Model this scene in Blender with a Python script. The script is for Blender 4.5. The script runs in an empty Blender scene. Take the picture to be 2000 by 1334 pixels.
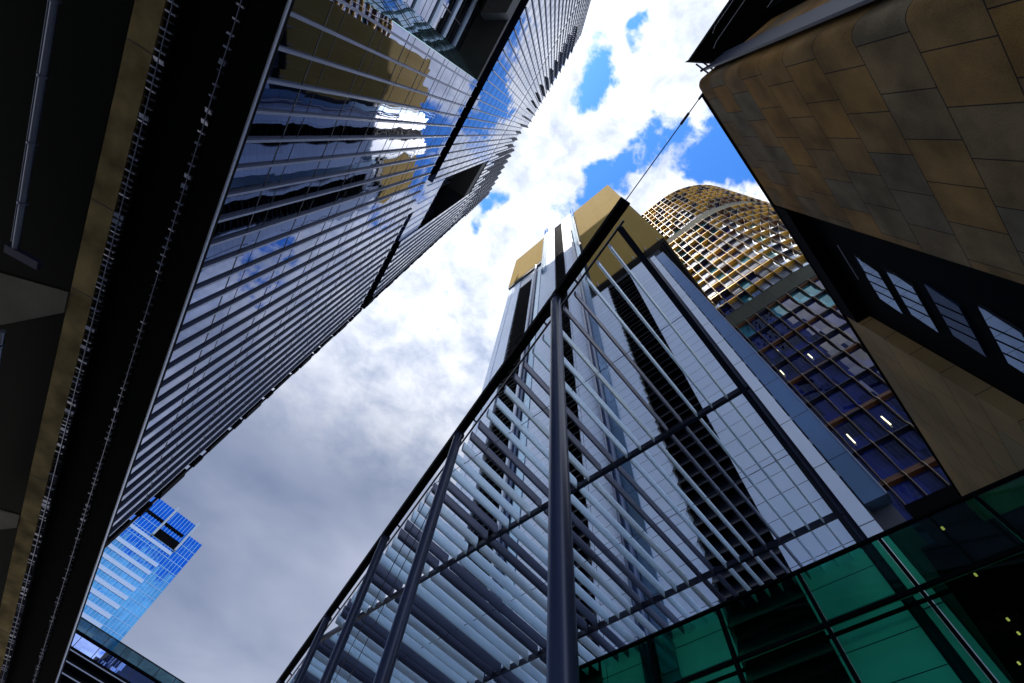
import bpy, math, random
from mathutils import Vector, Matrix
random.seed(7)
SC = bpy.context.scene
# ------------------------------------------------------------------ camera
CH = 1.6                                              # eye height above the paving
RX = ((0.84273569, 0.51588378, 0.15381965),           # street frame (x across, y along, z up) in camera axes
      (-0.53244949, 0.75667231, 0.37940027),
      (0.07933538, -0.40163534, 0.91235681))
cam = bpy.data.cameras.new('camera'); cam_o = bpy.data.objects.new('camera', cam)
SC.collection.objects.link(cam_o)
M = Matrix(((RX[0][0], -RX[0][1], -RX[0][2], 0), (RX[1][0], -RX[1][1], -RX[1][2], 0),
            (RX[2][0], -RX[2][1], -RX[2][2], CH), (0, 0, 0, 1)))
cam_o.matrix_world = M
cam.sensor_width = 36; cam.lens = 36 * 920 / 2000; cam.clip_start = 0.1; cam.clip_end = 5000
SC.camera = cam_o
SC.view_settings.view_transform = 'Standard'; SC.view_settings.look = 'None'
SC.view_settings.exposure = 0.0; SC.view_settings.gamma = 1.0; SC.view_settings.use_curve_mapping = False
SC.cycles.max_bounces = 8; SC.cycles.transparent_max_bounces = 12; SC.cycles.glossy_bounces = 5
SC.cycles.use_denoising = True

# ------------------------------------------------------------------ grid of the second block: U along its fronts, N into it
A17 = math.radians(17.0)
UV = Vector((math.sin(A17), -math.cos(A17), 0)); NV = Vector((math.cos(A17), math.sin(A17), 0))
def UN(u, n, h): return UV * u + NV * n + Vector((0, 0, h + CH))
def XY(x, y, h): return Vector((x, y, h + CH))

# ------------------------------------------------------------------ sun and sky
SUN_EL = math.radians(67); sdir = -NV
SUN_AZ = math.atan2(sdir.y, sdir.x)
sv = Vector((math.cos(SUN_EL) * math.cos(SUN_AZ), math.cos(SUN_EL) * math.sin(SUN_AZ), math.sin(SUN_EL)))
sun = bpy.data.lights.new('sun', 'SUN'); sun.energy = 5.0; sun.angle = math.radians(0.5); sun.color = (1.0, 0.93, 0.82)
sun_o = bpy.data.objects.new('sun', sun); SC.collection.objects.link(sun_o)
sun_o.rotation_euler = sv.to_track_quat('Z', 'Y').to_euler(); sun_o.location = sv * 400

W = bpy.data.worlds.new('World'); SC.world = W; W.use_nodes = True
nt = W.node_tree; nt.nodes.clear(); L = nt.links.new
def nd(t, **k):
    n = nt.nodes.new(t)
    for a, b in k.items(): setattr(n, a, b)
    return n
out = nd('ShaderNodeOutputWorld'); bg = nd('ShaderNodeBackground'); L(bg.outputs[0], out.inputs[0])
sky = nd('ShaderNodeTexSky', sky_type='NISHITA', sun_disc=False); sky.sun_elevation = SUN_EL; sky.sun_rotation = math.pi / 2 - SUN_AZ
tc = nd('ShaderNodeTexCoord'); sep = nd('ShaderNodeSeparateXYZ'); L(tc.outputs['Generated'], sep.inputs[0])
def mth(op, a, b=None, c=None, clamp=False):
    n = nd('ShaderNodeMath', operation=op, use_clamp=clamp)
    for i, v in enumerate((a, b, c)):
        if v is None: continue
        if isinstance(v, (int, float)): n.inputs[i].default_value = v
        else: L(v, n.inputs[i])
    return n.outputs[0]
zc = mth('MAXIMUM', sep.outputs[2], 0.06)
px = mth('DIVIDE', sep.outputs[0], zc); py = mth('DIVIDE', sep.outputs[1], zc)
cmb = nd('ShaderNodeCombineXYZ'); L(px, cmb.inputs[0]); L(py, cmb.inputs[1]); P = cmb.outputs[0]      # the cloud deck seen as a level sheet
def noise(vec, scale, detail, rough, dist=0.0, off=0.0):
    n = nd('ShaderNodeTexNoise'); n.inputs['Scale'].default_value = scale; n.inputs['Detail'].default_value = detail
    n.inputs['Roughness'].default_value = rough; n.inputs['Distortion'].default_value = dist
    if off:
        a = nd('ShaderNodeVectorMath', operation='ADD'); L(vec, a.inputs[0]); a.inputs[1].default_value = (off, off * .7, off * .3); vec = a.outputs[0]
    L(vec, n.inputs['Vector']); return n.outputs['Fac']
n1 = noise(P, 10.0, 9, 0.6, 0.2, 3.1); n2 = noise(P, 1.7, 4, 0.45, 0.3, 8.3); n3 = noise(P, 26, 6, 0.6, 0.2, 5.0)
warp = nd('ShaderNodeTexNoise'); warp.inputs['Scale'].default_value = 9; warp.inputs['Detail'].default_value = 5; L(P, warp.inputs['Vector'])
wv = nd('ShaderNodeVectorMath', operation='MULTIPLY_ADD'); L(warp.outputs['Color'], wv.inputs[0]); wv.inputs[1].default_value = (.15, .15, 0)
wo = nd('ShaderNodeVectorMath', operation='ADD'); L(P, wo.inputs[0]); wo.inputs[1].default_value = (-.075, -.075, 0); L(wo.outputs[0], wv.inputs[2])
BLUE = [(.000, -.120, .050, .9), (.022, -.085, .045, .8), (.029, -.208, .028, .9), (.165, -.075, .050, .8), (.205, -.112, .050, 1.0),
        (.285, -.125, .070, 1.1), (.345, -.135, .060, 1.0), (.125, .025, .060, .8), (.180, -.030, .040, .7), (-.050, .185, .050, 1.1),
        (-.02, .150, .035, .7), (.120, -.310, .05, .5), (.24, .14, .11, 1.2), (.30, .30, .13, 1.1), (.42, .55, .14, 1.0), (.18, .22, .10, .8),
        (.17, -.02, .05, .9), (.3, -.25, .14, 1.0), (.13, .05, .08, 1.0), (-.9, 1.2, .5, .9), (.6, -1.30, .50, 1.6)]
acc = None
for bx, by, r, w in BLUE:
    d = nd('ShaderNodeVectorMath', operation='DISTANCE'); L(wv.outputs[0], d.inputs[0]); d.inputs[1].default_value = (bx, by, 0)
    mr = nd('ShaderNodeMapRange', interpolation_type='SMOOTHSTEP'); L(d.outputs['Value'], mr.inputs['Value'])
    mr.inputs['From Min'].default_value = r * 1.2; mr.inputs['From Max'].default_value = 0; mr.inputs['To Max'].default_value = w
    acc = mr.outputs[0] if acc is None else mth('ADD', acc, mr.outputs[0])
s1 = mth('MULTIPLY_ADD', n1, 3.4, -1.95); s2 = mth('ADD', acc, s1); s3 = mth('MULTIPLY_ADD', n3, 1.5, -0.75); s4 = mth('ADD', s2, s3)
bm = nd('ShaderNodeMapRange', interpolation_type='SMOOTHSTEP'); bm.inputs['From Min'].default_value = 0.0; bm.inputs['From Max'].default_value = 0.75
far = nd('ShaderNodeMapRange', interpolation_type='SMOOTHSTEP'); L(py, far.inputs['Value'])
s5 = mth('MULTIPLY_ADD', far.outputs[0], -0.5, s4); L(s5, bm.inputs['Value'])
far.inputs['From Min'].default_value = .30; far.inputs['From Max'].default_value = 1.15
east = nd('ShaderNodeMapRange', interpolation_type='SMOOTHSTEP'); L(px, east.inputs['Value'])              # cloud deck brightened out of view, for the tower glass to reflect
east.inputs['From Min'].default_value = .70; east.inputs['From Max'].default_value = .22
farm = mth('MULTIPLY', far.outputs[0], east.outputs[0])
gm = mth('MULTIPLY_ADD', n2, 1.7, -0.55, True)
cr = nd('ShaderNodeValToRGB'); L(gm, cr.inputs[0])
cr.color_ramp.elements[0].color = (.215, .27, .42, 1); cr.color_ramp.elements[1].color = (.52, .57, .73, 1); cr.color_ramp.elements[0].position = .05; cr.color_ramp.elements[1].position = .85
wr = nd('ShaderNodeValToRGB'); L(n1, wr.inputs[0])
wr.color_ramp.elements[0].color = (.56, .66, .88, 1); wr.color_ramp.elements[0].position = .30; wr.color_ramp.elements[1].color = (1.45, 1.48, 1.55, 1); wr.color_ramp.elements[1].position = .66
cl = nd('ShaderNodeMixRGB'); L(farm, cl.inputs[0]); L(wr.outputs[0], cl.inputs[1]); L(cr.outputs[0], cl.inputs[2])
tint = nd('ShaderNodeMixRGB', blend_type='MULTIPLY'); tint.inputs[0].default_value = 1; L(sky.outputs[0], tint.inputs[1]); tint.inputs[2].default_value = (.058, .155, .29, 1)
mx = nd('ShaderNodeMixRGB'); L(bm.outputs[0], mx.inputs[0]); L(cl.outputs[0], mx.inputs[1]); L(tint.outputs[0], mx.inputs[2])
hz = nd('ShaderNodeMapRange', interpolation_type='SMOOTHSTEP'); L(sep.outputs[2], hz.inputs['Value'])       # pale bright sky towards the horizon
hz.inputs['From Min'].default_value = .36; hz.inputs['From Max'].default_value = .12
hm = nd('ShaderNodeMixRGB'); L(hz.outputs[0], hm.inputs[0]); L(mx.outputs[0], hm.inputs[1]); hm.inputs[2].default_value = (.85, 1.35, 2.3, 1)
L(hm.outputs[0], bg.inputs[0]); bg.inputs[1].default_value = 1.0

# ------------------------------------------------------------------ materials
def mat(name, col, rough=.5, metal=0.0, ior=1.5, var=0.0, vscale=.6, bump=0.0, bscale=8.0, spec=.5):
    m = bpy.data.materials.new(name); m.use_nodes = True; t = m.node_tree; b = t.nodes['Principled BSDF']
    b.inputs['Roughness'].default_value = rough; b.inputs['Metallic'].default_value = metal; b.inputs['IOR'].default_value = ior
    b.inputs['Specular IOR Level'].default_value = spec
    b.inputs['Base Color'].default_value = (*col, 1)
    c = t.nodes.new('ShaderNodeTexCoord')
    if var:
        n = t.nodes.new('ShaderNodeTexNoise'); n.inputs['Scale'].default_value = vscale; n.inputs['Detail'].default_value = 6
        t.links.new(c.outputs['Object'], n.inputs['Vector'])
        r = t.nodes.new('ShaderNodeValToRGB'); t.links.new(n.outputs['Fac'], r.inputs[0])
        r.color_ramp.elements[0].position = .3; r.color_ramp.elements[1].position = .7
        r.color_ramp.elements[0].color = (*[x * (1 - var) for x in col], 1); r.color_ramp.elements[1].color = (*[min(1, x * (1 + var)) for x in col], 1)
        t.links.new(r.outputs[0], b.inputs['Base Color'])
    if bump:
        n = t.nodes.new('ShaderNodeTexNoise'); n.inputs['Scale'].default_value = bscale; n.inputs['Detail'].default_value = 4
        t.links.new(c.outputs['Object'], n.inputs['Vector'])
        k = t.nodes.new('ShaderNodeBump'); k.inputs['Strength'].default_value = bump; k.inputs['Distance'].default_value = .02
        t.links.new(n.outputs['Fac'], k.inputs['Height']); t.links.new(k.outputs[0], b.inputs['Normal'])
    return m
def glass(name, col, metal, cell, tilt, wave, wscale=.25, rough=.015, ior=1.6, var=.15):
    """Mirror-like facade glass: every pane sits at a slightly different tilt and bows a little."""
    m = mat(name, col, rough, metal, ior); t = m.node_tree; b = t.nodes['Principled BSDF']; K = t.links.new
    c = t.nodes.new('ShaderNodeTexCoord')
    dv = t.nodes.new('ShaderNodeVectorMath'); dv.operation = 'DIVIDE'; K(c.outputs['Object'], dv.inputs[0]); dv.inputs[1].default_value = cell
    fl = t.nodes.new('ShaderNodeVectorMath'); fl.operation = 'FLOOR'; K(dv.outputs[0], fl.inputs[0])
    wn = t.nodes.new('ShaderNodeTexWhiteNoise'); K(fl.outputs[0], wn.inputs['Vector'])
    no = t.nodes.new('ShaderNodeTexNoise'); no.inputs['Scale'].default_value = wscale; no.inputs['Detail'].default_value = 3; K(c.outputs['Object'], no.inputs['Vector'])
    a = t.nodes.new('ShaderNodeVectorMath'); a.operation = 'SUBTRACT'; K(wn.outputs['Color'], a.inputs[0]); a.inputs[1].default_value = (.5, .5, .5)
    a2 = t.nodes.new('ShaderNodeVectorMath'); a2.operation = 'SCALE'; K(a.outputs[0], a2.inputs[0]); a2.inputs['Scale'].default_value = tilt
    e = t.nodes.new('ShaderNodeVectorMath'); e.operation = 'SUBTRACT'; K(no.outputs['Color'], e.inputs[0]); e.inputs[1].default_value = (.5, .5, .5)
    e2 = t.nodes.new('ShaderNodeVectorMath'); e2.operation = 'SCALE'; K(e.outputs[0], e2.inputs[0]); e2.inputs['Scale'].default_value = wave
    s = t.nodes.new('ShaderNodeVectorMath'); s.operation = 'ADD'; K(a2.outputs[0], s.inputs[0]); K(e2.outputs[0], s.inputs[1])
    g = t.nodes.new('ShaderNodeNewGeometry')
    s2 = t.nodes.new('ShaderNodeVectorMath'); s2.operation = 'ADD'; K(g.outputs['Normal'], s2.inputs[0]); K(s.outputs[0], s2.inputs[1])
    nn = t.nodes.new('ShaderNodeVectorMath'); nn.operation = 'NORMALIZE'; K(s2.outputs[0], nn.inputs[0]); K(nn.outputs[0], b.inputs['Normal'])
    r = t.nodes.new('ShaderNodeValToRGB'); K(wn.outputs['Value'], r.inputs[0])
    r.color_ramp.elements[0].color = (*[x * (1 - var) for x in col], 1); r.color_ramp.elements[1].color = (*[min(1, x * (1 + var)) for x in col], 1)
    K(r.outputs[0], b.inputs['Base Color'])
    return m
def cladding(name, c1, c2, w, h, joint=.012, off=0.0, jcol=(.01, .012, .02), rough=.45, axis='XZ', metal=0.0, var=.12, vscale=.5, shift=(0, 0), bias=0.0, freq=2, grain=0.0, spec=.5):
    """Panels w by h with dark joints, laid out on the object's own axes."""
    m = mat(name, c1, rough, metal, spec=spec); t = m.node_tree; b = t.nodes['Principled BSDF']; K = t.links.new
    c = t.nodes.new('ShaderNodeTexCoord'); sp = t.nodes.new('ShaderNodeSeparateXYZ'); K(c.outputs['Object'], sp.inputs[0])
    cb = t.nodes.new('ShaderNodeCombineXYZ'); K(sp.outputs['XYZ'.index(axis[0])], cb.inputs[0]); K(sp.outputs['XYZ'.index(axis[1])], cb.inputs[1])
    ad = t.nodes.new('ShaderNodeVectorMath'); ad.operation = 'ADD'; K(cb.outputs[0], ad.inputs[0]); ad.inputs[1].default_value = (shift[0] + 100 * w, shift[1] + 100 * h, 0)
    br = t.nodes.new('ShaderNodeTexBrick'); K(ad.outputs[0], br.inputs['Vector'])
    br.offset = off; br.offset_frequency = freq; br.squash = 1
    br.inputs['Scale'].default_value = 1; br.inputs['Brick Width'].default_value = w; br.inputs['Row Height'].default_value = h
    br.inputs['Mortar Size'].default_value = joint; br.inputs['Mortar Smooth'].default_value = .055; br.inputs['Bias'].default_value = bias
    br.inputs['Color1'].default_value = (*c1, 1); br.inputs['Color2'].default_value = (*c2, 1); br.inputs['Mortar'].default_value = (*jcol, 1)
    n = t.nodes.new('ShaderNodeTexNoise'); n.inputs['Scale'].default_value = vscale; n.inputs['Detail'].default_value = 8; K(c.outputs['Object'], n.inputs['Vector'])
    mr = t.nodes.new('ShaderNodeMapRange'); K(n.outputs['Fac'], mr.inputs['Value']); mr.inputs['From Min'].default_value = .3; mr.inputs['From Max'].default_value = .7
    mr.inputs['To Min'].default_value = 1 - var; mr.inputs['To Max'].default_value = 1 + var
    sc = t.nodes.new('ShaderNodeVectorMath'); sc.operation = 'SCALE'; K(br.outputs['Color'], sc.inputs[0]); K(mr.outputs[0], sc.inputs['Scale'])
    last = sc.outputs[0]
    if grain:
        n2 = t.nodes.new('ShaderNodeTexNoise'); n2.inputs['Scale'].default_value = 45; n2.inputs['Detail'].default_value = 5; K(c.outputs['Object'], n2.inputs['Vector'])
        m2 = t.nodes.new('ShaderNodeMapRange'); K(n2.outputs['Fac'], m2.inputs['Value']); m2.inputs['To Min'].default_value = 1 - grain; m2.inputs['To Max'].default_value = 1 + grain
        s2 = t.nodes.new('ShaderNodeVectorMath'); s2.operation = 'SCALE'; K(last, s2.inputs[0]); K(m2.outputs[0], s2.inputs['Scale']); last = s2.outputs[0]
    K(last, b.inputs['Base Color'])
    bp = t.nodes.new('ShaderNodeBump'); bp.inputs['Strength'].default_value = .4; bp.inputs['Distance'].default_value = .01; bp.invert = True
    K(br.outputs['Fac'], bp.inputs['Height']); K(bp.outputs[0], b.inputs['Normal'])
    return m
def emit(name, col, s):
    m = bpy.data.materials.new(name); m.use_nodes = True; t = m.node_tree; b = t.nodes['Principled BSDF']
    b.inputs['Emission Color'].default_value = (*col, 1); b.inputs['Emission Strength'].default_value = s; b.inputs['Base Color'].default_value = (*col, 1)
    return m
def clear_glass(name, tintc, refl):
    m = bpy.data.materials.new(name); m.use_nodes = True; t = m.node_tree; t.nodes.clear(); K = t.links.new
    o = t.nodes.new('ShaderNodeOutputMaterial'); mx = t.nodes.new('ShaderNodeMixShader'); tr = t.nodes.new('ShaderNodeBsdfTransparent'); gl = t.nodes.new('ShaderNodeBsdfGlossy')
    fr = t.nodes.new('ShaderNodeFresnel'); fr.inputs[0].default_value = refl
    n = t.nodes.new('ShaderNodeTexNoise'); n.inputs['Scale'].default_value = .7; c = t.nodes.new('ShaderNodeTexCoord'); K(c.outputs['Object'], n.inputs['Vector'])
    r = t.nodes.new('ShaderNodeValToRGB'); K(n.outputs['Fac'], r.inputs[0]); r.color_ramp.elements[0].position = .3; r.color_ramp.elements[1].position = .7
    r.color_ramp.elements[0].color = (*[x * .8 for x in tintc], 1); r.color_ramp.elements[1].color = (*[min(1, x * 1.15) for x in tintc], 1)
    K(r.outputs[0], tr.inputs[0]); gl.inputs['Color'].default_value = (.75, .9, .85, 1); gl.inputs['Roughness'].default_value = .03
    K(fr.outputs[0], mx.inputs[0]); K(tr.outputs[0], mx.inputs[1]); K(gl.outputs[0], mx.inputs[2]); K(mx.outputs[0], o.inputs[0])
    return m

MT = dict(
    tower_glass=glass('tower_glass', (.105, .14, .26), 1.0, (50, .97, 3.9), .008, .024, .4),
    teal_glass=glass('teal_glass', (.22, .46, .46), .9, (1.6, 1.6, 2.0), .02, .02),
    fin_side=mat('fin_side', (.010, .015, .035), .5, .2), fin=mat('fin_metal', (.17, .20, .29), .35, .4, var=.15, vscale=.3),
    black=mat('black_metal', (.0018, .002, .003), .8, spec=.04),
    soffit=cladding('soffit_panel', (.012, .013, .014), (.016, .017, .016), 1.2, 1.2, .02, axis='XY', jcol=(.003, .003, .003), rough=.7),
    line=mat('dark_gasket', (.01, .013, .022), .5),
    concrete=mat('stained_concrete', (.145, .11, .052), .9, var=.6, vscale=.9, bump=.3, bscale=20, spec=.1),
    greybeam=mat('grey_concrete', (.07, .066, .055), .8, var=.3, vscale=.5, bump=.3, bscale=20),
    void=mat('dark_void_glass', (.0012, .002, .002), .5, spec=.04),
    pipe=mat('pipe_metal', (.14, .155, .2), .35, .8),
    grille=mat('grille_metal', (.25, .27, .36), .3, .9),
    white=cladding('white_panel', (.70, .81, .97), (.66, .77, .94), 40, 1.27, .018, jcol=(.04, .05, .09), rough=.35, var=.06, vscale=.15, shift=(0, .35)),
    white_split=cladding('white_panel_split', (.74, .76, .80), (.68, .71, .77), 1.35, 1.27, .02, jcol=(.04, .05, .09), rough=.35, var=.06, vscale=.15, shift=(.1, .35), off=0.5),
    white_big=cladding('white_panel_tall', (.76, .84, .96), (.74, .82, .94), 40, 3.81, .025, jcol=(.04, .05, .09), rough=.3, var=.05, vscale=.15, shift=(0, 1.2)),
    grey_panel=cladding('grey_panel', (.42, .47, .56), (.38, .43, .53), 40, 1.27, .022, jcol=(.03, .04, .07), rough=.3, var=.1, vscale=.2, shift=(0, .35)),
    blue_panel=cladding('blue_grey_panel', (.20, .32, .50), (.18, .30, .48), 40, 3.81, .025, jcol=(.02, .03, .07), rough=.2, metal=.5, var=.08, vscale=.1, shift=(0, 1.2)),
    pale_blue=cladding('pale_blue_glass', (.22, .36, .50), (.20, .34, .48), 40, 3.81, .025, jcol=(.02, .04, .08), rough=.15, metal=.6, var=.08),
    tube=mat('navy_tube', (.035, .06, .13), .25, .6),
    navy=mat('navy_metal', (.016, .021, .045), .35, .4, var=.1),
    column=mat('column_paint', (.030, .038, .075), .30, .3, var=.12, vscale=.4),
    gold=cladding('gold_cladding', (.37, .245, .062), (.355, .235, .058), 2.3, 80, .02, jcol=(.46, .36, .18), rough=.9, metal=0.0, spec=.08, var=.05, vscale=.1),
    louvre_slat=mat('louvre_slat', (.010, .012, .022), .45, .2),
    slat_edge=mat('slat_edge', (.32, .35, .44), .4, .5), slat_lip=mat('slat_lip', (.06, .07, .10), .4, .5),
    blade_light=mat('blade_pale', (.64, .82, 1.0), .38, .25, var=.05),
    blade_dark=mat('blade_slate', (.07, .085, .15), .35, .35, var=.08),
    body=mat('tower_core', (.06, .065, .08), .6),
    stone=cladding('sandstone', (.165, .125, .075), (.27, .135, .03), .75, 1.05, .009, off=.37, freq=2, jcol=(.03, .022, .015), rough=.75, axis='YZ', var=.42, vscale=1.3, shift=(.16, .11), bias=-.1, grain=.5, spec=.1),
    stone_b=cladding('sandstone_lower', (.23, .17, .09), (.27, .18, .08), 1.6, 1.05, .010, off=.37, freq=2, jcol=(.03, .022, .015), rough=.75, axis='YZ', var=.25, vscale=.35, shift=(.16, .11), bias=-.1, grain=.4, spec=.1),
    pane=glass('small_window_glass', (.27, .33, .42), .9, (1, 1, 1), .01, .01),
    gold_fin=mat('gold_fin', (.62, .40, .14), .38, .55, var=.12, vscale=.4),
    bronze=mat('bronze_panel', (.095, .036, .012), .5, .2, var=.2),
    ochre=mat('ochre_panel', (.58, .34, .05), .42, .35, var=.15, vscale=.4),
    facet_glass=glass('facet_glass', (.26, .32, .42), 1.0, (1.45, 1.45, 3.9), .07, .02, .3, var=.5),
    navy_glass=glass('navy_glass', (.006, .010, .075), .10, (1.45, 1.45, 1.95), .05, .012, .3, var=.8),
    teal_pane=glass('teal_pane', (.02, .16, .21), .4, (1.45, 1.45, 1.95), .05, .03, var=.3),
    ledge=mat('ledge_metal', (.20, .155, .10), .4, .5),
    band=cladding('grey_band', (.055, .06, .048), (.048, .052, .044), 2.9, 40, .03, jcol=(.03, .03, .03), rough=.8, spec=.1),
    blue_glass=glass('blue_tower_glass', (.07, .26, .55), 1.0, (1.5, 1.5, 3.8), .012, .02, .05, var=.08),
    pale_strip=mat('pale_strip', (.40, .50, .66), .35, .3),
    grid_line=mat('grid_line', (.22, .42, .70), .4, .3),
    grey_rib=mat('grey_rib', (.32, .38, .44), .4, .3),
    lowb_glass=glass('parapet_glass', (.30, .42, .85), 1.0, (2.5, 2.5, 1.6), .012, .02, .1, var=.12),
    balustrade=clear_glass('balustrade_glass', (.30, .42, .46), 1.35),
    green_glass=clear_glass('green_screen_glass', (.17, .62, .45), 1.25),
    led=emit('led_light', (1.0, .95, .55), 2.2), warm=emit('warm_light', (1.0, .10, .04), 9),
    paving=cladding('paving', (.33, .32, .31), (.38, .37, .35), .9, .6, .012, off=.5, axis='XY', rough=.8),
    cable=mat('steel_cable', (.05, .055, .07), .4, .7),
)

# ------------------------------------------------------------------ mesh helpers
COL = SC.collection
class MB:
    """Collects boxes, prisms and tubes; F places its own axes (street or block grid) in the world."""
    def __init__(s, F=XY): s.v = []; s.f = []; s.mi = []; s.F = F; s.smooth = set()
    def add(s, pts, faces, mi=0, world=False, smooth=False):
        o = len(s.v); s.v += [Vector(p) if world else s.F(*p) for p in pts]
        for f in faces:
            s.f.append([o + i for i in f]); s.mi.append(mi)
            if smooth: s.smooth.add(len(s.f) - 1)
    def box(s, a, b, mi=0):
        (x0, y0, z0), (x1, y1, z1) = a, b
        s.add([(x0, y0, z0), (x1, y0, z0), (x1, y1, z0), (x0, y1, z0), (x0, y0, z1), (x1, y0, z1), (x1, y1, z1), (x0, y1, z1)],
              [(0, 3, 2, 1), (4, 5, 6, 7), (0, 1, 5, 4), (1, 2, 6, 5), (2, 3, 7, 6), (3, 0, 4, 7)], mi)
        return s
    def prism(s, poly, h0, h1, mi=0):                     # plan outline raised from h0 to h1
        n = len(poly); pts = [(*p, h0) for p in poly] + [(*p, h1) for p in poly]
        s.add(pts, [tuple(range(n))[::-1], tuple(range(n, 2 * n))] + [(i, (i + 1) % n, n + (i + 1) % n, n + i) for i in range(n)], mi); return s
    def tube(s, p, q, r0, r1=None, k=16, mi=0, flat=None):
        r1 = r0 if r1 is None else r1; p = s.F(*p); q = s.F(*q); d = (q - p).normalized()
        a = Vector((0, 0, 1)) if abs(d.z) < .9 else Vector((1, 0, 0)); e1 = d.cross(a).normalized(); e2 = e1.cross(d)
        if flat: k1, k2 = flat
        pts = []
        for c, r in ((p, r0), (q, r1)):
            for i in range(k):
                t = 2 * math.pi * i / k
                w1, w2 = (r, r) if not flat else (k1, k2)
                pts.append(c + e1 * (w1 * math.cos(t)) + e2 * (w2 * math.sin(t)))
        o = [(i, (i + 1) % k, k + (i + 1) % k, k + i) for i in range(k)]
        s.add(pts, o, mi, True, True); s.add(pts[:k], [tuple(range(k))[::-1]], mi, True); s.add(pts[k:], [tuple(range(k))], mi, True); return s
    def build(s, name, mats, parent=None, loc=None, rz=0.0):
        me = bpy.data.meshes.new(name)
        mw = parent_matrix(parent) if parent else Matrix.Translation(loc or (0, 0, 0)) @ Matrix.Rotation(rz, 4, 'Z')
        inv = mw.inverted(); me.from_pydata([inv @ v for v in s.v], [], s.f)
        for m in (mats if isinstance(mats, (list, tuple)) else [mats]): me.materials.append(MT[m])
        for p, i in zip(me.polygons, s.mi): p.material_index = i
        for i in s.smooth: me.polygons[i].use_smooth = True
        me.update(); o = bpy.data.objects.new(name, me); COL.objects.link(o)
        if parent: o.parent = parent
        else: o.matrix_world = mw
        return o
def parent_matrix(o):
    m = Matrix.Identity(4)
    while o: m = (Matrix.Translation(o.location) @ o.rotation_euler.to_matrix().to_4x4()) @ m; o = o.parent
    return m
def thing(name, label, cat, loc=(0, 0, 0), rz=0.0, group=None):
    o = bpy.data.objects.new(name, None); COL.objects.link(o); o.location = loc; o.rotation_euler = (0, 0, rz)
    o['label'] = label; o['category'] = cat
    if group: o['group'] = group
    return o
def tag(o, label, cat, group=None):
    o['label'] = label; o['category'] = cat
    if group: o['group'] = group
    return o
RZ = A17 - math.pi / 2                                    # turns local x to U and local y to N
H0 = -CH                                                  # the paving, measured from the eye

# ------------------------------------------------------------------ ground
g = MB(); g.add([(-2500, -2500, H0), (2500, -2500, H0), (2500, 2500, H0), (-2500, 2500, H0)], [(0, 1, 2, 3)])
go = g.build('ground', 'paving'); go['kind'] = 'structure'

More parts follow.
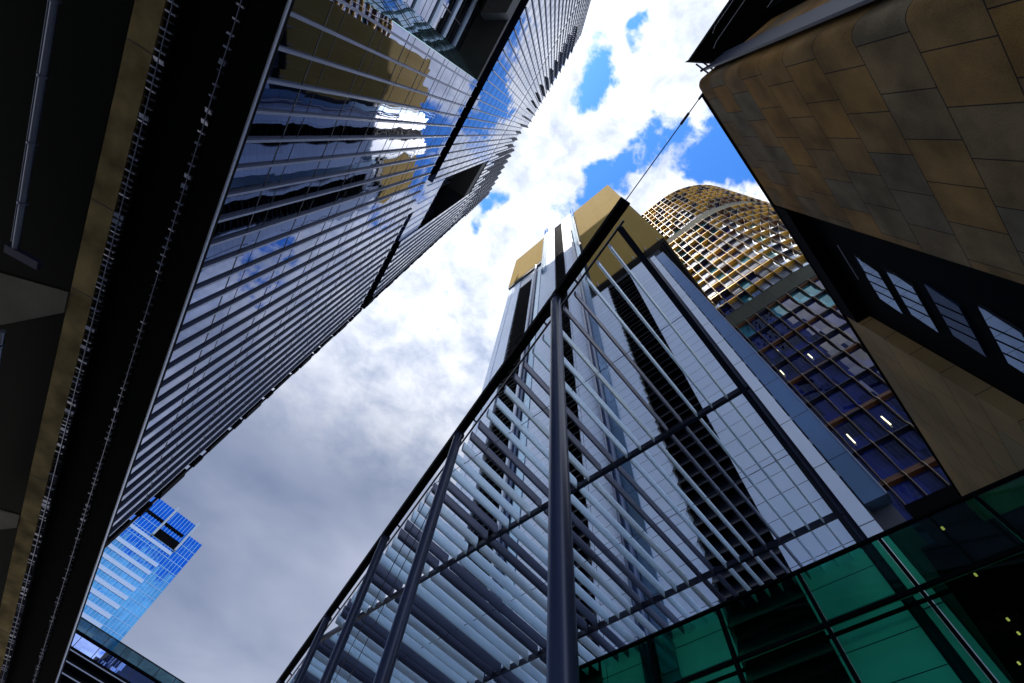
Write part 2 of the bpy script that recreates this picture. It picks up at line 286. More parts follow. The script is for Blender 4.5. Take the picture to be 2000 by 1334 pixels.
# ================================================================== finned glass tower across the street
def finned_tower():
    t = thing('office_tower', 'tall mirror glass tower with closely spaced vertical metal fins, reflecting the gold boxes', 'office tower', (-25, 0, 0))
    Y0, Y1 = -26.0, 26.0; XB = -42
    # glass volumes
    lo = MB(); lo.box((XB, 0, 14.3), (-8, Y1, 47)); lo.box((XB, Y0, 14.3), (-10.4, -1.1, 47)); lo.build('curtain_wall', 'tower_glass', t)
    mid = MB(); mid.box((XB, Y0, 51), (-8, 10.6, 98)); mid.box((XB, 18, 51), (-8, Y1, 98)); mid.build('curtain_wall', 'tower_glass', t)
    up = MB(); up.box((XB, Y0, 99.2), (-8, 2.9, 162)); up.box((XB, 2.9, 99.2), (-8.0, 9.0, 142)); up.box((XB, 9.0, 99.2), (-8, Y1, 160)); up.build('curtain_wall', 'tower_glass', t)
    # recess between the slots: inner glass and dark soffit
    rc = MB(); rc.box((XB, 10.6, 51), (-12.0, 18, 92)); rc.build('recess_glass', 'tower_glass', t)
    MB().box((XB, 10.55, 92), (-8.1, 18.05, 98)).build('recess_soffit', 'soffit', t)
    # slots: dark open floors
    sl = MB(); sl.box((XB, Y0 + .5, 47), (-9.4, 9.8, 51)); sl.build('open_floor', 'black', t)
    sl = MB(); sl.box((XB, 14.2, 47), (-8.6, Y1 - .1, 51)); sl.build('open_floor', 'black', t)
    MB().box((XB, 9.8, 47), (-8.3, 14.2, 51)).build('glazed_floor', 'tower_glass', t)
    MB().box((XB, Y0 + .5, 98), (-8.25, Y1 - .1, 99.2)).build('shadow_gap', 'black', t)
    MB().box((-10.38, Y0, 46.2), (-8.0, -.02, 47.02)).build('soffit', 'soffit', t)
    # slanting teal reveal beside the deep recess, and the dark box hung in it
    rv = MB(); rv.prism([(-8.02, -.03), (-8.02, .0), (-10.42, .0), (-10.42, -1.11)], 14.3, 46.2); rv.build('teal_reveal', 'teal_glass', t)
    db = MB(); db.prism([(-7.9, -5.2), (-7.9, -12), (-9.6, -12), (-9.6, -4.1)], 43.5, 46.1); db.build('hung_box', 'soffit', t)
    for i in range(8):
        h = 15.6 + 3.95 * i
        MB().box((-10.41, Y0, h), (-10.30, -1.12, h + .75)).build('spandrel', 'pale_strip', t)
    for i in range(8):
        y = -2.6 - 1.95 * i
        MB().box((-10.41, y - .03, 14.3), (-10.36, y + .03, 46.2)).build('mullion', 'line', t)
    for i in range(8):
        y = -.14 * (i + .5)
    for i in range(9):
        h = 16.2 + 3.5 * i
        q = MB(); q.add([(-8.0, -.05, h), (-10.36, -1.13, h), (-10.36, -1.16, h), (-8.0, -.08, h), (-8.0, -.05, h + .1), (-10.36, -1.13, h + .1), (-10.36, -1.16, h + .1), (-8.0, -.08, h + .1)], [(0, 1, 2, 3), (4, 7, 6, 5), (3, 2, 6, 7)])
        q.build('reveal_bar', 'line', t)
    for i in range(6):
        y = 11.4 + i * 1.15
        MB().box((-11.98, y - .05, 51), (-11.6, y + .05, 92)).build('recess_fin', 'grille', t)
    MB().box((-8.36, 10.62, 51.0), (-8.30, 17.98, 59.5)).build('terrace_glass', 'tower_glass', t)
    for i in range(7): MB().box((-8.31, 11.1 + i * 1.08, 51.0), (-8.22, 11.17 + i * 1.08, 59.5)).build('terrace_mullion', 'pale_strip', t)
    # teal balustrade panes of the sky terrace
    tb = MB(); tb.box((-11.9, 10.7, 51.1), (-8.6, 10.9, 58)); tb.build('terrace_screen', 'teal_glass', t)
    # bottom lip
    MB().box((-8.32, -26, 14.0), (-7.46, 60, 14.32)).build('bottom_lip', 'black', t)
    MB().box((-7.47, -26, 14.0), (-7.42, 60, 14.1)).build('lip_trim', 'slat_edge', t)
    # floor joints
    for i in range(37):
        h = 17.4 + 3.95 * i
        if h > 160: break
        f = MB()
        def seg(y0, y1, x=-8.0):
            f.box((x - .01, y0, h), (x + .012, y1, h + .06)); f.box((x - .01, y0, h + 1.05), (x + .01, y1, h + 1.08))
        if h < 46: seg(.02, Y1); seg(Y0, -1.15, -10.4)
        elif 51.5 < h < 96: seg(Y0, 10.55); seg(18.05, Y1)
        elif h > 99.5:
            seg(Y0, 2.85); seg(9.05, Y1)
            if h < 141: seg(2.9, 9.0)
        else: continue
        f.build('floor_joint', 'line', t)
    # fins
    y = Y0 + .2; k = 0
    while y < Y1 + .6:
        e = .05; D = -7.89
        def fin(nm, h0, h1):
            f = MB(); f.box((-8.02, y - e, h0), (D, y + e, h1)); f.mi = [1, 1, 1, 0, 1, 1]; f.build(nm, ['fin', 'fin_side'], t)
        if y > .1: fin('lower_fin', 14.32, 46.9)
        if not (10.4 < y < 18.2): fin('middle_fin', 51.1, 97.9)
        top = 161.5 if y < 2.9 else (142 if y < 9 else 160)
        if k % 2 == 0 or y < -21: fin('upper_fin', 99.3, top + .6)
        else:                                             # every other fin breaks into short ticks near the top
            h = 112 if y > 9 else 124; fin('upper_fin', 99.3, h); f = MB()
            h += 1.2
            while h < top - 1:
                f.prism([(-8.02, y - .12), (-7.42, y + .16), (-7.42, y + .36), (-8.02, y + .06)], h, h + 1.3, 1); h += 2.6
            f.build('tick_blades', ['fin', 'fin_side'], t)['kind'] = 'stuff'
        y += .97; k += 1
    # stepped ends of the floors where the facade turns the corner
    for i in range(38):
        h = 14.6 + 3.95 * i; b = MB()
        b.box((-9.6 - (i % 3) * .25, Y1 + .02, h), (-7.84, Y1 + .42 + (i % 2) * .22, h + 1.9)); b.box((-9.2, Y1 + .02, h + 2.4), (-7.75, Y1 + .28, h + 3.2))
        b.build('corner_ledge', 'black', t)
    # unseen box added on the roof, its edge set to shade the block opposite
    pr = MB(UN); pr.box((-50, -44, 150), (19, -16.0, 190.6)); pr.build('shadow_caster', 'body', t)
    return t
finned_tower()

# ================================================================== podium soffit over the left kerb
def podium():
    t = thing('podium_overhang', 'dark podium overhang with brown concrete edge beam and slotted grilles under the fin tower', 'podium', (-18, 0, 0))
    MB().box((-22, -30, 14.2), (-8.34, 60, 14.28)).build('soffit', 'black', t)
    MB().box((-10.91, -30, 13.9), (-10.19, 60, 14.39)).build('edge_beam', 'concrete', t)
    for y in (-14, -6.0, 1.5, 4.1, 9.0, 12.4, 22, 34): MB().box((-10.913, y, 13.89), (-10.187, y + .025, 14.38)).build('beam_joint', 'line', t)
    for x0, x1, st in ((-10.18, -9.86, .22), (-8.56, -8.34, .34)):
        gl = MB(); gl.box((x0, -20, 14.0), (x1, 60, 14.395)); gl.build('grille_backing', 'black', t)
        gr = MB(); y = -14
        while y < 60:
            w = .05 if random.random() < .85 else .14; tl = random.uniform(-.03, .07); xa = x0 + random.uniform(0, .03); xb = x1 - random.uniform(0, .03)
            gr.add([(xa, y, 13.88), (xb, y, 13.88), (xb, y + w, 13.88 + tl), (xa, y + w, 13.88 + tl), (xa, y, 13.98), (xb, y, 13.98), (xb, y + w, 13.98), (xa, y + w, 13.98)], [(0, 3, 2, 1), (0, 1, 5, 4), (2, 3, 7, 6), (1, 2, 6, 5)])
            y += st * random.uniform(.8, 1.2)
        gr.box((x0 + .6 * (x1 - x0), -20, 13.84), (x0 + .6 * (x1 - x0) + .02, 60, 13.87)); gr.build('grille', 'grille', t)['kind'] = 'stuff'
    MB().box((-22, -30, 13.9), (-10.92, 60, 14.35)).build('glazed_ceiling', 'void', t)
    for i, y in enumerate((11.9, 24.0, 36.0)):
        cb = MB(); cb.prism([(-10.93, y + .75), (-10.93, y + 1.6), (-12.9, y + 3.5), (-21, y + 9), (-21, y + 3.4), (-13.1, y + 1.4)], 13.85, 14.3); cb.build('cross_beam', 'greybeam', t)
    return t
podium()
def downpipe(y0, y1, nm):
    t = thing('service_pipe', nm, 'pipe', (-11.97, y1, 13.3 + CH))
    MB().tube((-11.97, y0, 13.0), (-11.97, y1, 13.0), .09).build('pipe', 'pipe', t)
    MB().tube((-12.16, y0, 13.05), (-12.16, y1 - .1, 13.05), .02).build('wire', 'pipe', t)
    MB().box((-12.2, y1, 12.9), (-11.2, y1 + .28, 13.06)).build('bracket', 'navy', t)
    y = y0 + .6
    while y < y1: MB().tube((-11.97, y, 13.0), (-11.97, y + .06, 13.0), .13).build('collar', 'pipe', t); y += 1.9
downpipe(-8, 11.3, 'pale metal pipe with collars under the podium, ending before the first concrete cross beam')
downpipe(14.6, 23.4, 'shorter metal pipe under the podium beyond the first cross beam')

# ================================================================== white tower with gold boxes
def slats(t, u0, u1, h0, h1, n, jag=(1, 1), step=1.27):
    s = MB(UN); e = s; s.box((u0 + .05, n + .45, h0), (u1 - .05, n + .5, h1)); h = h0 + .2; i = 0
    while h < h1 - .4:
        a = u0 - (.12 if jag[0] else 0); b = u1 + (.12 if jag[1] else 0)
        s.add([(a, n - .12, h), (b, n - .12, h), (b, n + .44, h + .98), (a, n + .44, h + .98), (a, n - .12, h + .06), (b, n - .12, h + .06), (b, n + .44, h + 1.04), (a, n + .44, h + 1.04)],
              [(0, 1, 2, 3), (7, 6, 5, 4), (0, 4, 5, 1), (2, 6, 7, 3), (0, 3, 7, 4), (1, 5, 6, 2)])
        if i % 3 != 1: e.box((u0 + .1, n - .15, h + .01), (u1 - .1, n - .119, h + .04), 1)
        h += step / (1 if i % 3 else 1.35); i += 1
    s.build('louvre_panel', ['louvre_slat', 'slat_lip'], t)
def white_tower():
    n = 20.4
    t = thing('white_tower', 'white panelled tower with dark louvre strips and two gold metal boxes at its top', 'office tower', tuple(UN(-13, 27, H0)), RZ)
    MB(UN).box((-29.6, n + .55, H0), (1.9, 36, 142)).build('tower_body', 'body', t)
    def panel(u0, u1, h0, h1, m, nm='facade_panel', d=0.0): return MB(UN).box((u0, n - d, h0), (u1, n + .54, h1)).build(nm, m, t)
    B = 5.0
    panel(1.02, 2.0, 17.1, 62.5, 'blue_panel', 'corner_panel', .06)
    MB(UN).box((1.98, n - .1, 17.1), (2.04, n + .2, 62.5)).build('corner_trim', 'slat_edge', t)
    panel(.28, .93, B, 63.5, 'white_big', d=.05)
    h = 18.0; i = 0
    while h < 62:
        MB(UN).box((.90, n - .03, h), (1.05, n + .02, h + .4)).build('panel_clip', 'slat_edge' if i % 2 else 'line', t); h += 1.27 if i % 3 else 1.0; i += 1
    MB(UN).box((.93, n + .1, B), (1.02, n + .54, 63)).build('reveal', 'line', t)
    MB(UN).box((-.16, n + .15, B), (.28, n + .54, 64)).build('recessed_channel', 'navy', t)
    MB(UN).box((-.02, n - .12, B), (.08, n + .15, 64)).build('channel_rail', 'navy', t)
    panel(-3.05, -.16, B, 64.6, 'white')
    slats(t, -6.45, -3.05, B, 64.2, n, (1, 0))
    panel(-9.25, -6.55, B, 64.6, 'white')
    panel(-10.15, -9.25, B, 144, 'pale_blue', 'glazed_strip', .1)
    MB(UN).tube((-10.55, n - .15, B), (-10.55, n - .15, 120), .38, k=20).build('round_mullion', 'tube', t)
    MB(UN).box((-10.9, n + .1, B), (-10.17, n + .54, 143)).build('reveal', 'navy', t)
    panel(-13.3, -10.92, B, 143.5, 'white')
    slats(t, -15.6, -13.35, B, 143, n, (1, 1))
    panel(-19.7, -15.85, B, 146, 'white')
    panel(-20.75, -19.75, B, 118, 'pale_blue', 'glazed_strip', .08)
    MB(UN).tube((-21.3, n - .15, B), (-21.3, n - .15, 112), .42, k=20).build('round_mullion', 'tube', t)
    MB(UN).box((-21.8, n + .1, B), (-20.8, n + .54, 112)).build('reveal', 'navy', t)
    panel(-22.4, -21.85, B, 112, 'white')
    slats(t, -26.0, -22.7, B, 104, n, (1, 1))
    MB(UN).box((-26.0, n + .02, 104), (-22.45, n + .54, 112)).build('grey_vent', 'grey_panel', t)
    panel(-28.55, -26.3, B, 112, 'white')
    panel(-29.8, -28.65, B, 112, 'white', d=.03)
    for u in (-8.7, -9.45, -18.45, -19.2):                # thin blades standing above the roof
        f = MB(UN); f.add([(u - .03, n + .1, 100), (u + .03, n + .1, 100), (u + .03, n - .75, 100), (u - .03, n - .75, 100), (u - .03, n + .1, 150.5), (u + .03, n + .1, 150.5), (u + .03, n - .55, 151.8), (u - .03, n - .55, 151.8)],
              [(0, 1, 2, 3), (7, 6, 5, 4), (0, 4, 5, 1), (1, 5, 6, 2), (2, 6, 7, 3), (3, 7, 4, 0)])
        f.build('roof_blade', 'pale_blue', t)
    MB(UN).box((-18.3, n - .03, 100), (-15.9, n + .6, 147)).build('white_pier', 'white', t)
    MB(UN).box((-12.9, n - .03, 100), (-9.6, n + .6, 145)).build('white_pier', 'white', t)
    # gold boxes
    gr = MB(UN); gr.box((-8.5, 20.02, 66.8), (3.45, 38, 140)); gb = gr.build('gold_box', 'gold', t)
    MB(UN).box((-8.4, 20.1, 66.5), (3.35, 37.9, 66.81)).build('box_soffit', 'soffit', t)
    pr = MB(UN); pr.box((2.5, 20.8, 66.2), (2.7, 37, 66.52)); pr.box((3.0, 20.5, 66.2), (3.1, 37.5, 66.52)); pr.build('soffit_rib', 'navy', t)
    tk = MB(UN)
    for k in range(6):
        u = -7.6 + 2.05 * k; tk.box((u - .04, 19.92, 66.4), (u + .04, 20.03, 68.0))
    tk.build('drip_rod', 'slat_edge', t)
    gl = MB(UN); gl.box((-30.1, 19.95, 112.4), (-19.4, 34, 139)); gl.build('gold_box', 'gold', t)
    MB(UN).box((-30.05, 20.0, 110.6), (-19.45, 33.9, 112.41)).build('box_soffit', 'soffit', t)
    return t
white_tower()

# ================================================================== louvred canopy on round columns
def canopy():
    H = 15.0
    t = thing('louvred_canopy', 'open canopy of pale and slate louvre blades behind a black edge beam on round columns', 'canopy', (2.93, 12, 0))
    MB().box((2.78, .34, H), (3.07, 62, H + .42)).build('edge_beam', 'black', t)
    MB().box((3.185, .85, H - .02), (3.245, 62, H + .06)).build('inner_rail', 'navy', t)
    for k in range(7):
        y = 4.12 + 6.6 * k
        MB().tube((2.93, y, H0 + .05), (2.93, y, H - .07), .168, k=40).build('column', 'column', t)
        MB().tube((2.93, y, H - .07), (2.93, y, H - .021), .215, k=32).build('column_cap', 'navy', t)
        MB().tube((2.93, y, H0), (2.93, y, H0 + .05), .26, k=32).build('base_plate', 'navy', t)
        gp = MB(); gp.add([(2.9, y + .2, H - .9), (2.96, y + .2, H - .9), (2.96, y + .2, H), (2.9, y + .2, H), (2.9, y + 1.1, H), (2.96, y + 1.1, H)], [(0, 1, 2, 3), (0, 4, 5, 1), (0, 3, 4), (1, 5, 2), (3, 2, 5, 4)])
        gp.build('gusset', 'black', t)
        for d in (-.9, .9): MB().tube((3.0, y + d, H + .1), (3.24, y + d + .05, H + .02), .035, k=8).build('tie_rod', 'navy', t)
    # diagonal end frame, closing rafter and cross rafters
    for n0, w in ((10.78, .075), (17.9, .075)):
        MB(UN).box(((3.12 - .956 * n0) / .292, n0 - w, H + .02), (.12, n0 + w, H + .24)).build('rafter', 'navy', t)
    e = MB(UN); e.box((-.20, 3.42, H - .02), (.0, 19.9, H + .32)); e.build('end_rafter', 'navy', t)
    # louvre blades, three pale then two slate
    k = 1
    while True:
        u = -.08 - .6075 * k
        if u < -44: break
        dark = k % 5 in (0, 4)
        n_in = (3.27 - UV.x * u) / NV.x + .12              # where the blade meets the inner rail
        b = MB(UN); cuts = [n_in, 10.65, 10.92, 17.76, 18.06, 20.3]
        for a, c in ((max(n_in, -99), 10.68), (10.90, 17.80), (18.0, 20.3)):
            if c - a < .3: continue
            a = max(a, n_in)
            if a >= c: continue
            b.tube((u, a, H + .24), (u, c, H + .24), 1, 1, 16, 0, (.048, .30))
        if b.v: b.build('louvre_blade', 'blade_dark' if dark else 'blade_light', t)
        k += 1
        if k > 72: break
    for n0 in (7.2, 14.35):                              # thin tie rods through the blades
        MB(UN).tube(((3.25 - .956 * n0) / .292, n0, H + .26), (-.1, n0, H + .26), .014, k=6).build('tie_rod', 'navy', t)
    MB().tube((3.5, 12.9, H - .12), (5.86, 28.2, H - .12), .018, k=6).build('bracing_rod', 'cable', t)
    MB().tube((3.3, 13.6, H - .10), (5.27, 28.7, H - .10), .018, k=6).build('bracing_rod', 'cable', t)
    return t
canopy()
cb = MB(); cb.tube((2.93, .36, 15.2), (2.93, -3.15, 15.12), .016, k=8); cb.tube((2.93, -2.15, 15.143), (2.93, -2.5, 15.135), .04, k=8); cb.tube((2.93, -2.9, 15.12), (2.93, -3.1, 15.12), .035, k=8)
tag(cb.build('stay_cable', 'cable', loc=(2.93, -1.5, 15.2 + CH)), 'thin dark stay cable with turnbuckle strung between the canopy beam tip and the stone wall', 'cable')

# ================================================================== stone clad building, upper right
def stone_building():
    D = 3.75; H = 14.95
    t = thing('stone_building', 'sandstone clad building with rounded corner, black recess and dark roof slab', 'building', tuple(UN(D + 6, 12, H0)), RZ)
    R = .20
    def wall(name, n0, n1, m, h0, h1, round0=False):
        s = MB(UN)
        poly = []
        if round0:
            for i in range(9):
                a = math.pi / 2 * i / 8; poly.append((D + R - R * math.sin(a), n0 + R - R * math.cos(a)))
            poly = [(D + 2.2, n0), (D + 1.0, n0)] + poly
        else: poly = [(D + 2.2, n0), (D, n0)]
        poly += [(D, n1), (D + 2.2, n1)]
        s.prism(poly, h0, h1); return s.build(name, m, t)
    wall('stone_wall', 1.54, 5.75, 'stone', -1.6, H, True)
    # rounded top edge of the wall
    wall('stone_wall', 10.2, 46, 'stone_b', -1.6, H - .05)
    MB(UN).box((D + 2.21, 1.28, -1.6), (16, 46, H + .3)).build('building_body', 'void', t)
    MB(UN).box((D + .34, 1.40, -1.6), (D + .95, 1.455, H)).build('corner_glass', 'fin_side', t)
    # black recess with window slots
    MB(UN).box((D + .35, 5.76, -1.6), (D + 2.2, 10.19, H)).build('recess_wall', 'black', t)
    MB(UN).box((D - .03, 5.78, H - .75), (D + .34, 10.17, H + .02)).build('recess_head', 'black', t)
    MB(UN).box((D - .05, 1.9, H + .001), (D + .5, 46, H + .09)).build('parapet_cap', 'black', t)
    for h in (12.25, 11.05, 9.75, 8.4, 7.0, 5.6):
        w = MB(UN); lo, hi = h - .40, h + .36; dim = h in (9.75, 5.6)
        w.add([(D + .30, 7.55, lo), (D + .30, 8.95, lo), (D + .30, 8.75, hi), (D + .30, 7.25, hi), (D + .36, 7.55, lo), (D + .36, 8.95, lo), (D + .36, 8.75, hi), (D + .36, 7.25, hi)],
              [(0, 1, 2, 3), (0, 4, 5, 1), (1, 5, 6, 2), (2, 6, 7, 3), (3, 7, 4, 0)])
        wo = w.build('window', 'tube' if dim else 'pane', t)
        m = MB(UN)
        for n0 in (7.78, 8.12, 8.46): m.box((D + .288, n0 - .008, lo), (D + .299, n0 + .008, hi))
        m.build('glazing_bar', 'black', wo)
    MB(UN).tube((D + .2, 6.9, 12.9), (D + .2, 8.1, 12.9), .012, k=6).build('rail', 'slat_edge', t)
    # dark roof slab reaching over the street corner, with its brackets
    rs = MB(); rs.prism([(2.11, -3.56), (2.16, -3.66), (2.11, -16), (20, -16), (20, -7.2), (3.1, -4.1)], 15.55, 15.9); rs.build('roof_slab', 'black', t)
    for i in range(4): MB().tube((2.34 + .05 * i, -3.58 - .13 * i, 15.4), (3.0 + .06 * i, -3.52 - .13 * i, 15.1), .022, k=8).build('roof_bracket', 'black', t)
    MB().tube((2.55, -3.5, 15.35), (2.9, -4.2, 15.35), .03, k=8).build('roof_bracket', 'black', t)
    for (a, b) in (((2.20, -4.55), (2.20, -9)), ((2.46, -4.3), (2.42, -9)), ((3.06, -5.6), (3.06, -9))):
        MB().tube((a[0], a[1], 15.52), (b[0], b[1], 15.52), .011, k=6).build('cove_trim', 'slat_edge', t)
        MB().tube((a[0], a[1], 15.52), (a[0] + .05, a[1] + .16, 15.52), .011, k=6).build('cove_trim', 'slat_edge', t)
    return t
stone_building()

# ================================================================== gold curved tower
def gold_tower():
    t = thing('curved_tower', 'curved tower gridded with gold and bronze panels above, dark blue glass below', 'office tower', tuple(UN(10, 55, H0)), RZ)
    R = 17.0; CU, CN = 13.0, 52.0
    def plan(s, off=0.0):                                 # s in metres along the front then round the corner
        if s <= CU: return (s, CN - R - off), (0, -1)
        a = (s - CU) / R
        if a <= math.pi / 2: d = (math.sin(a), -math.cos(a)); return (CU + (R + off) * d[0], CN + (R + off) * d[1]), d
        q = s - CU - R * math.pi / 2; return (CU + R + off, CN + q), (1, 0)
    S0, DS = -2.0, 1.45; NC = 32
    poly = [plan(S0 + DS * i, -.3)[0] for i in range(NC + 1)] + [(CU + R, 75), (-2, 75)]
    MB(UN).prism(poly, H0, 147.4).build('tower_body', 'body', t)
    kinds = ['ochre', 'bronze', 'facet_glass', 'navy_glass', 'teal_pane', 'gold_fin', 'band', 'slat_edge']
    FH = 3.9; nfl = 38
    def cellpts(s0, s1, h0, h1, o): (a, _), (b, _) = plan(s0, o), plan(s1, o); return [(a[0], a[1], h0), (b[0], b[1], h0), (b[0], b[1], h1), (a[0], a[1], h1)]
    for f in range(nfl):
        h = 147.6 - FH * (f + 1)
        if h < 8: break
        band = (h < 111.5 and h + FH > 110) or (60 < h + 2 < 64)
        fl = MB(UN); upper = h > 64
        for c in range(NC):
            s0 = S0 + DS * c; s1 = s0 + DS; r = random.random()
            if band: fl.add(cellpts(s0, s1, h, h + FH, .15), [(0, 1, 2, 3)], 6); continue
            rb = (math.sin(c * .55 + f * .8) + math.sin(c * .23 - f * .37)) * .25 + random.random() * .7
            if upper:
                sp = 0 if rb > .15 else (1 if rb > -.15 else 5)
                # spandrel above, split glass below
                fl.add(cellpts(s0, s1, h + 2.35, h + FH, .0), [(0, 1, 2, 3)], sp)
                gk = 2 if r < .75 else (4 if r < .84 else 3)
                fl.add(cellpts(s0, s1, h, h + 2.35, .0), [(0, 1, 2, 3)], gk)
                if r < .55:                               # two thin bright louvres across the pane
                    for q in (.35, .95, 1.5, 2.05): fl.box((plan(s0 + .1)[0][0], plan(s0 + .7)[0][1] - .12, h + q), (plan(s1 - .1)[0][0], plan(s0 + .7)[0][1] - .02, h + q + .09), 7) if s0 < CU else fl.add(cellpts(s0 + .1, s1 - .1, h + q, h + q + .1, .1), [(0, 1, 2, 3)], 7)
            else:
                gk = 4 if (abs(h - 56) < 3 and r < .55) else 3
                fl.add(cellpts(s0, s1, h, h + 3.1, .0), [(0, 1, 2, 3)], gk)
                fl.add(cellpts(s0, s1, h + 3.1, h + FH, .02), [(0, 1, 2, 3)], 1 if (f % 2 == 0) else 3)
        fl.build('floor_storey', kinds, t)
        if band: continue
        # projecting ledge with underside, gold above, bronze lower
        lg = MB(UN); st = 1.0 if upper else .45
        for c in range(NC):
            s0 = S0 + DS * c; s1 = s0 + DS
            o1 = .62 if upper else .35
            rr = random.random(); mi = 0 if upper and rr < .62 else (1 if rr < .8 else 2)
            if not upper: mi = 1 if (f % 2 == 0 and rr < .75) else 2
            (a, _), (b, _), (a2, _), (b2, _) = plan(s0 + .05, 0), plan(s1 - .05, 0), plan(s0 + .05, o1), plan(s1 - .05, o1)
            z = h + 2.3 if upper else h + 3.05
            lg.add([(*a, z), (*b, z), (*b2, z + .12), (*a2, z + .12), (*a, z + .10), (*b, z + .10), (*b2, z + .22), (*a2, z + .22)],
                   [(0, 1, 2, 3), (7, 6, 5, 4), (3, 2, 6, 7), (0, 3, 7, 4), (1, 5, 6, 2)], mi)
        lg.build('sunshade_ledge', ['ochre', 'bronze', 'navy'], t)
    # bowed vertical fins, one per bay
    for c, zone in [(c, z) for c in range(NC + 1) for z in ((0, 60), (60, 109), (109, 150))]:
        s = S0 + DS * c; fb = MB(UN)
        (p, d) = plan(s)
        tx, ty = -d[1], d[0]
        for f in range(nfl):
            h = 147.6 - FH * (f + 1)
            if h < 8 or not (zone[0] <= h < zone[1]) or (h < 111.5 and h + FH > 110) or (60 < h + 2 < 64): continue
            prof = [(0, .16), (.35, .34), (1.6, .60), (2.8, .66), (3.5, .42), (3.9, .16)] if h < 64 else [(0, .5), (1.9, .72), (3.8, .5)]
            w = .028
            pts = []
            for dz, o in prof:
                for sg in (-1, 1):
                    pts.append((p[0] + sg * w * tx, p[1] + sg * w * ty, h + dz)); pts.append((p[0] + sg * w * tx + d[0] * o, p[1] + sg * w * ty + d[1] * o, h + dz))
            for i in range(len(prof) - 1):
                b = len(fb.v); q = 4 * i
                fb.add(pts[q:q + 8], [(0, 1, 5, 4), (3, 2, 6, 7), (1, 3, 7, 5)])
            fb.add(pts[:4], [(0, 2, 3, 1)])
        if fb.v: fb.build('vertical_fin', 'ledge', t)
    for u, n, h, l in ((7.25, 34.95, 35.4, 1.2), (4.3, 34.95, 35.4, 1.2), (7.2, 34.95, 47.9, .9), (4.0, 34.95, 47.9, .9), (1.7, 34.95, 48.0, .4), (5.3, 34.95, 51.9, .4)):
        MB(UN).box((u - .045, n - .14, h - l / 2), (u + .045, n - .05, h + l / 2)).build('strip_light', 'led', t)
    return t
gold_tower()

# ================================================================== far blue tower
def blue_tower():
    d = 230.0; n0 = lambda r: r * d
    t = thing('blue_glass_tower', 'distant sky blue glass tower with pale horizontal strips and grey ribs at its crown', 'office tower', tuple(UN(-d, 5, H0)), RZ)
    # its face looks back along U: plane u = -d
    n1 = .131 * d; n2 = .1005 * d; n0_ = -40
    b = MB(UN); b.box((-d - 40, n0_, H0), (-d, n1, 148.6)); b.build('glass_body', 'blue_glass', t)
    c = MB(UN); c.box((-d - 38, n0_, 148.6), (-d - .01, n2, 154)); c.build('crown', 'blue_glass', t)
    h = 146.5; k = 0
    for i in range(30):
        h = 143.5 - i * 3.85
        f = MB(UN); f.box((-d - .02, n0_, h - .12), (-d + .12, n1, h + .12)); f.build('floor_line', 'grid_line', t)
    m = 0; n = n1 - 1.5
    while n > -8:
        MB(UN).box((-d - .02, n - .10, 60), (-d + .1, n + .10, 148.6 if n > n2 else 154)).build('mullion', 'grid_line', t); n -= 1.5
    for i in range(15):
        hh = 137.2 - i * 3.85 * (2 if False else 1) - (0 if i == 0 else 3.0)
        if hh < 70: break
        s = MB(UN); s.box((-d - .02, n0_, hh), (-d + .22, (.094 if i else .098) * d, hh + 1.45)); s.build('pale_strip', 'pale_strip', t)
    for r in (-.006, .048, .098):
        MB(UN).box((-d, r * d - .45, 139.5), (-d + 1.6, r * d + .45, 155)).build('crown_rib', 'grey_rib', t)
    MB(UN).box((-d + .13, -6, 146.0), (-d + .4, .092 * d, 147.2)).build('vent_slot', 'black', t)
    MB(UN).box((-d + .13, .05 * d, 139.8), (-d + .35, .1 * d, 143.6)).build('vent_slot', 'black', t)
    return t
blue_tower()

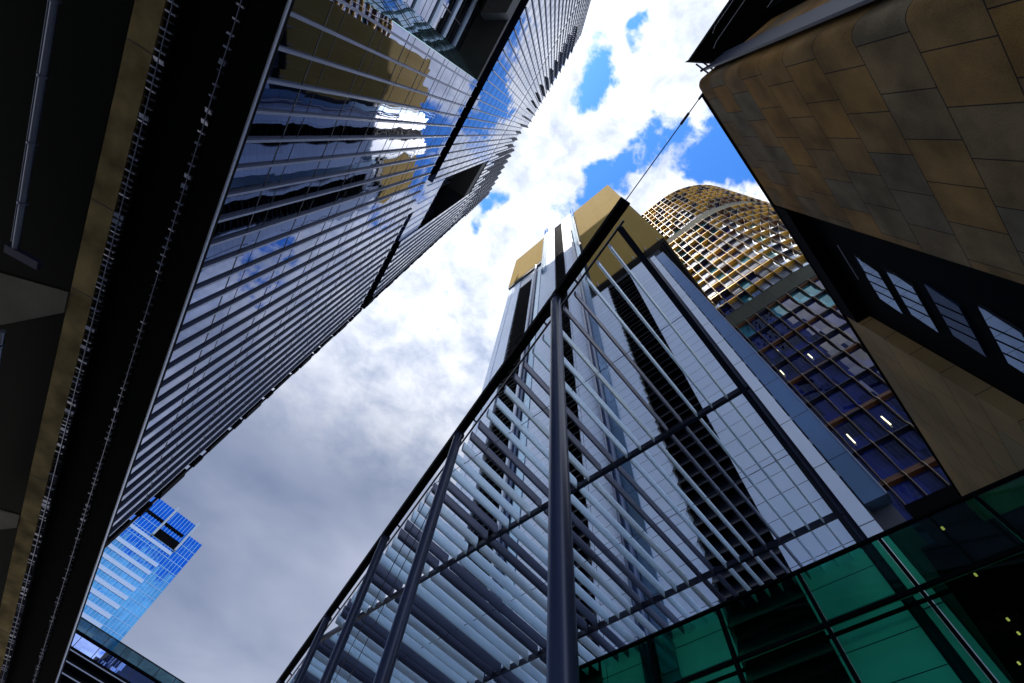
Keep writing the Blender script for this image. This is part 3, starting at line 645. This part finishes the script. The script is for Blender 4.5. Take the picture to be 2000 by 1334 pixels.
# ================================================================== low building with glass parapet
def low_building():
    d = 80.0
    t = thing('low_glass_building', 'low rise block with dark glass parapet and blue glazed top floor before the blue tower', 'building', tuple(UN(-d, 10, H0)), RZ)
    h0, h1, h2 = d / 2.224, d / 2.305, d / 2.43
    MB(UN).box((-d - 20, -30, H0), (-d - .3, 55, h1)).build('body', 'void', t)
    MB(UN).box((-d - .1, -30, h1), (-d, 55, h0)).build('parapet', 'balustrade', t)
    MB(UN).box((-d - .15, -30, h0), (-d + .05, 55, h0 + .06)).build('handrail', 'line', t)
    MB(UN).box((-d - .3, -30, h1 - .18), (-d + .2, 55, h1)).build('roof_edge', 'black', t)
    MB(UN).box((-d - .3, -30, h2), (-d - .05, 55, h1 - .18)).build('top_floor_glass', 'lowb_glass', t)
    for k in range(34):
        n = (.0505 + .0318 * (k - 12)) * d
        MB(UN).box((-d - .12, n - .04, h2), (-d + .03, n + .04, h0)).build('mullion', 'line', t)
    for i in range(7):
        h = h2 - .1 - 1.05 * i
        MB(UN).box((-d - .3, -30, h - .42), (-d + .9, 55, h)).build('sunshade', 'black', t)
        MB(UN).box((-d + .9, -30, h - .40), (-d + .96, 55, h - .3)).build('sunshade_trim', 'slat_edge', t)
        MB(UN).box((-d - .3, -30, h - 1.05), (-d - .05, 55, h - .42)).build('window_band', 'lowb_glass', t)
low_building()

# ================================================================== green glass screen and podium behind it
def glass_screen():
    n = 6.7; H = 5.09
    t = thing('glass_screen', 'green tinted glass screen with dark mullions below the louvred canopy', 'glass screen', tuple(UN(0, n, H0)), RZ)
    edges = [-4.95, -3.42, -2.21, -.94, .2, 1.4, 2.9, 4.6, 6.4]
    for a, b in zip(edges[:-1], edges[1:]):
        MB(UN).box((a + .03, n - .01, 4.36), (b - .03, n + .01, H)).build('upper_pane', 'green_glass', t)
        MB(UN).box((a + .03, n - .01, H0 + .1), (b - .03, n + .01, 4.28)).build('lower_pane', 'green_glass', t)
    MB(UN).box((-4.95, n - .03, H), (6.4, n + .03, H + .035)).build('top_rail', 'black', t)
    MB(UN).box((-4.95, n - .02, 4.295), (6.4, n + .02, 4.345)).build('mid_rail', 'black', t)
    for e in edges: MB(UN).box((e - .025, n - .05, H0), (e + .018, n + .06, H)).build('mullion', 'black', t)
    return t
glass_screen()
def podium_hall():
    t = thing('entrance_hall', 'dark glazed entrance hall with small warm ceiling lights behind the green glass', 'building', tuple(UN(0, 14, H0)), RZ)
    MB(UN).box((.75, 9.95, 7.0), (9, 20.2, 7.05)).build('ceiling', 'black', t)
    MB(UN).box((2.1, 20.0, H0), (9, 20.35, 16)).build('rear_wall', 'black', t)
    MB(UN).box((-32, 20.0, H0), (2.0, 20.35, 4.9)).build('rear_wall', 'teal_glass', t)
    for u in (-20, -15, -10, -6.3, -3.2, -.1, 2.6): MB(UN).box((u - .12, 19.8, H0), (u + .12, 19.99, 4.9)).build('mullion', 'black', t)
    for h in (12.3, 9.0, 4.9, 2.2): MB(UN).box((-32, 19.70, h - .07), (2.0, 19.74, h + .07)).build('transom', 'black', t)
    for u, n in ((1.23, 9.57), (1.25, 11.0), (1.28, 12.5), (1.3, 13.0), (1.0, 13.9)):
        MB(UN).tube((u, n, 6.93), (u, n, 6.98), .022, k=10).build('ceiling_light', 'warm', t)
    return t
podium_hall()
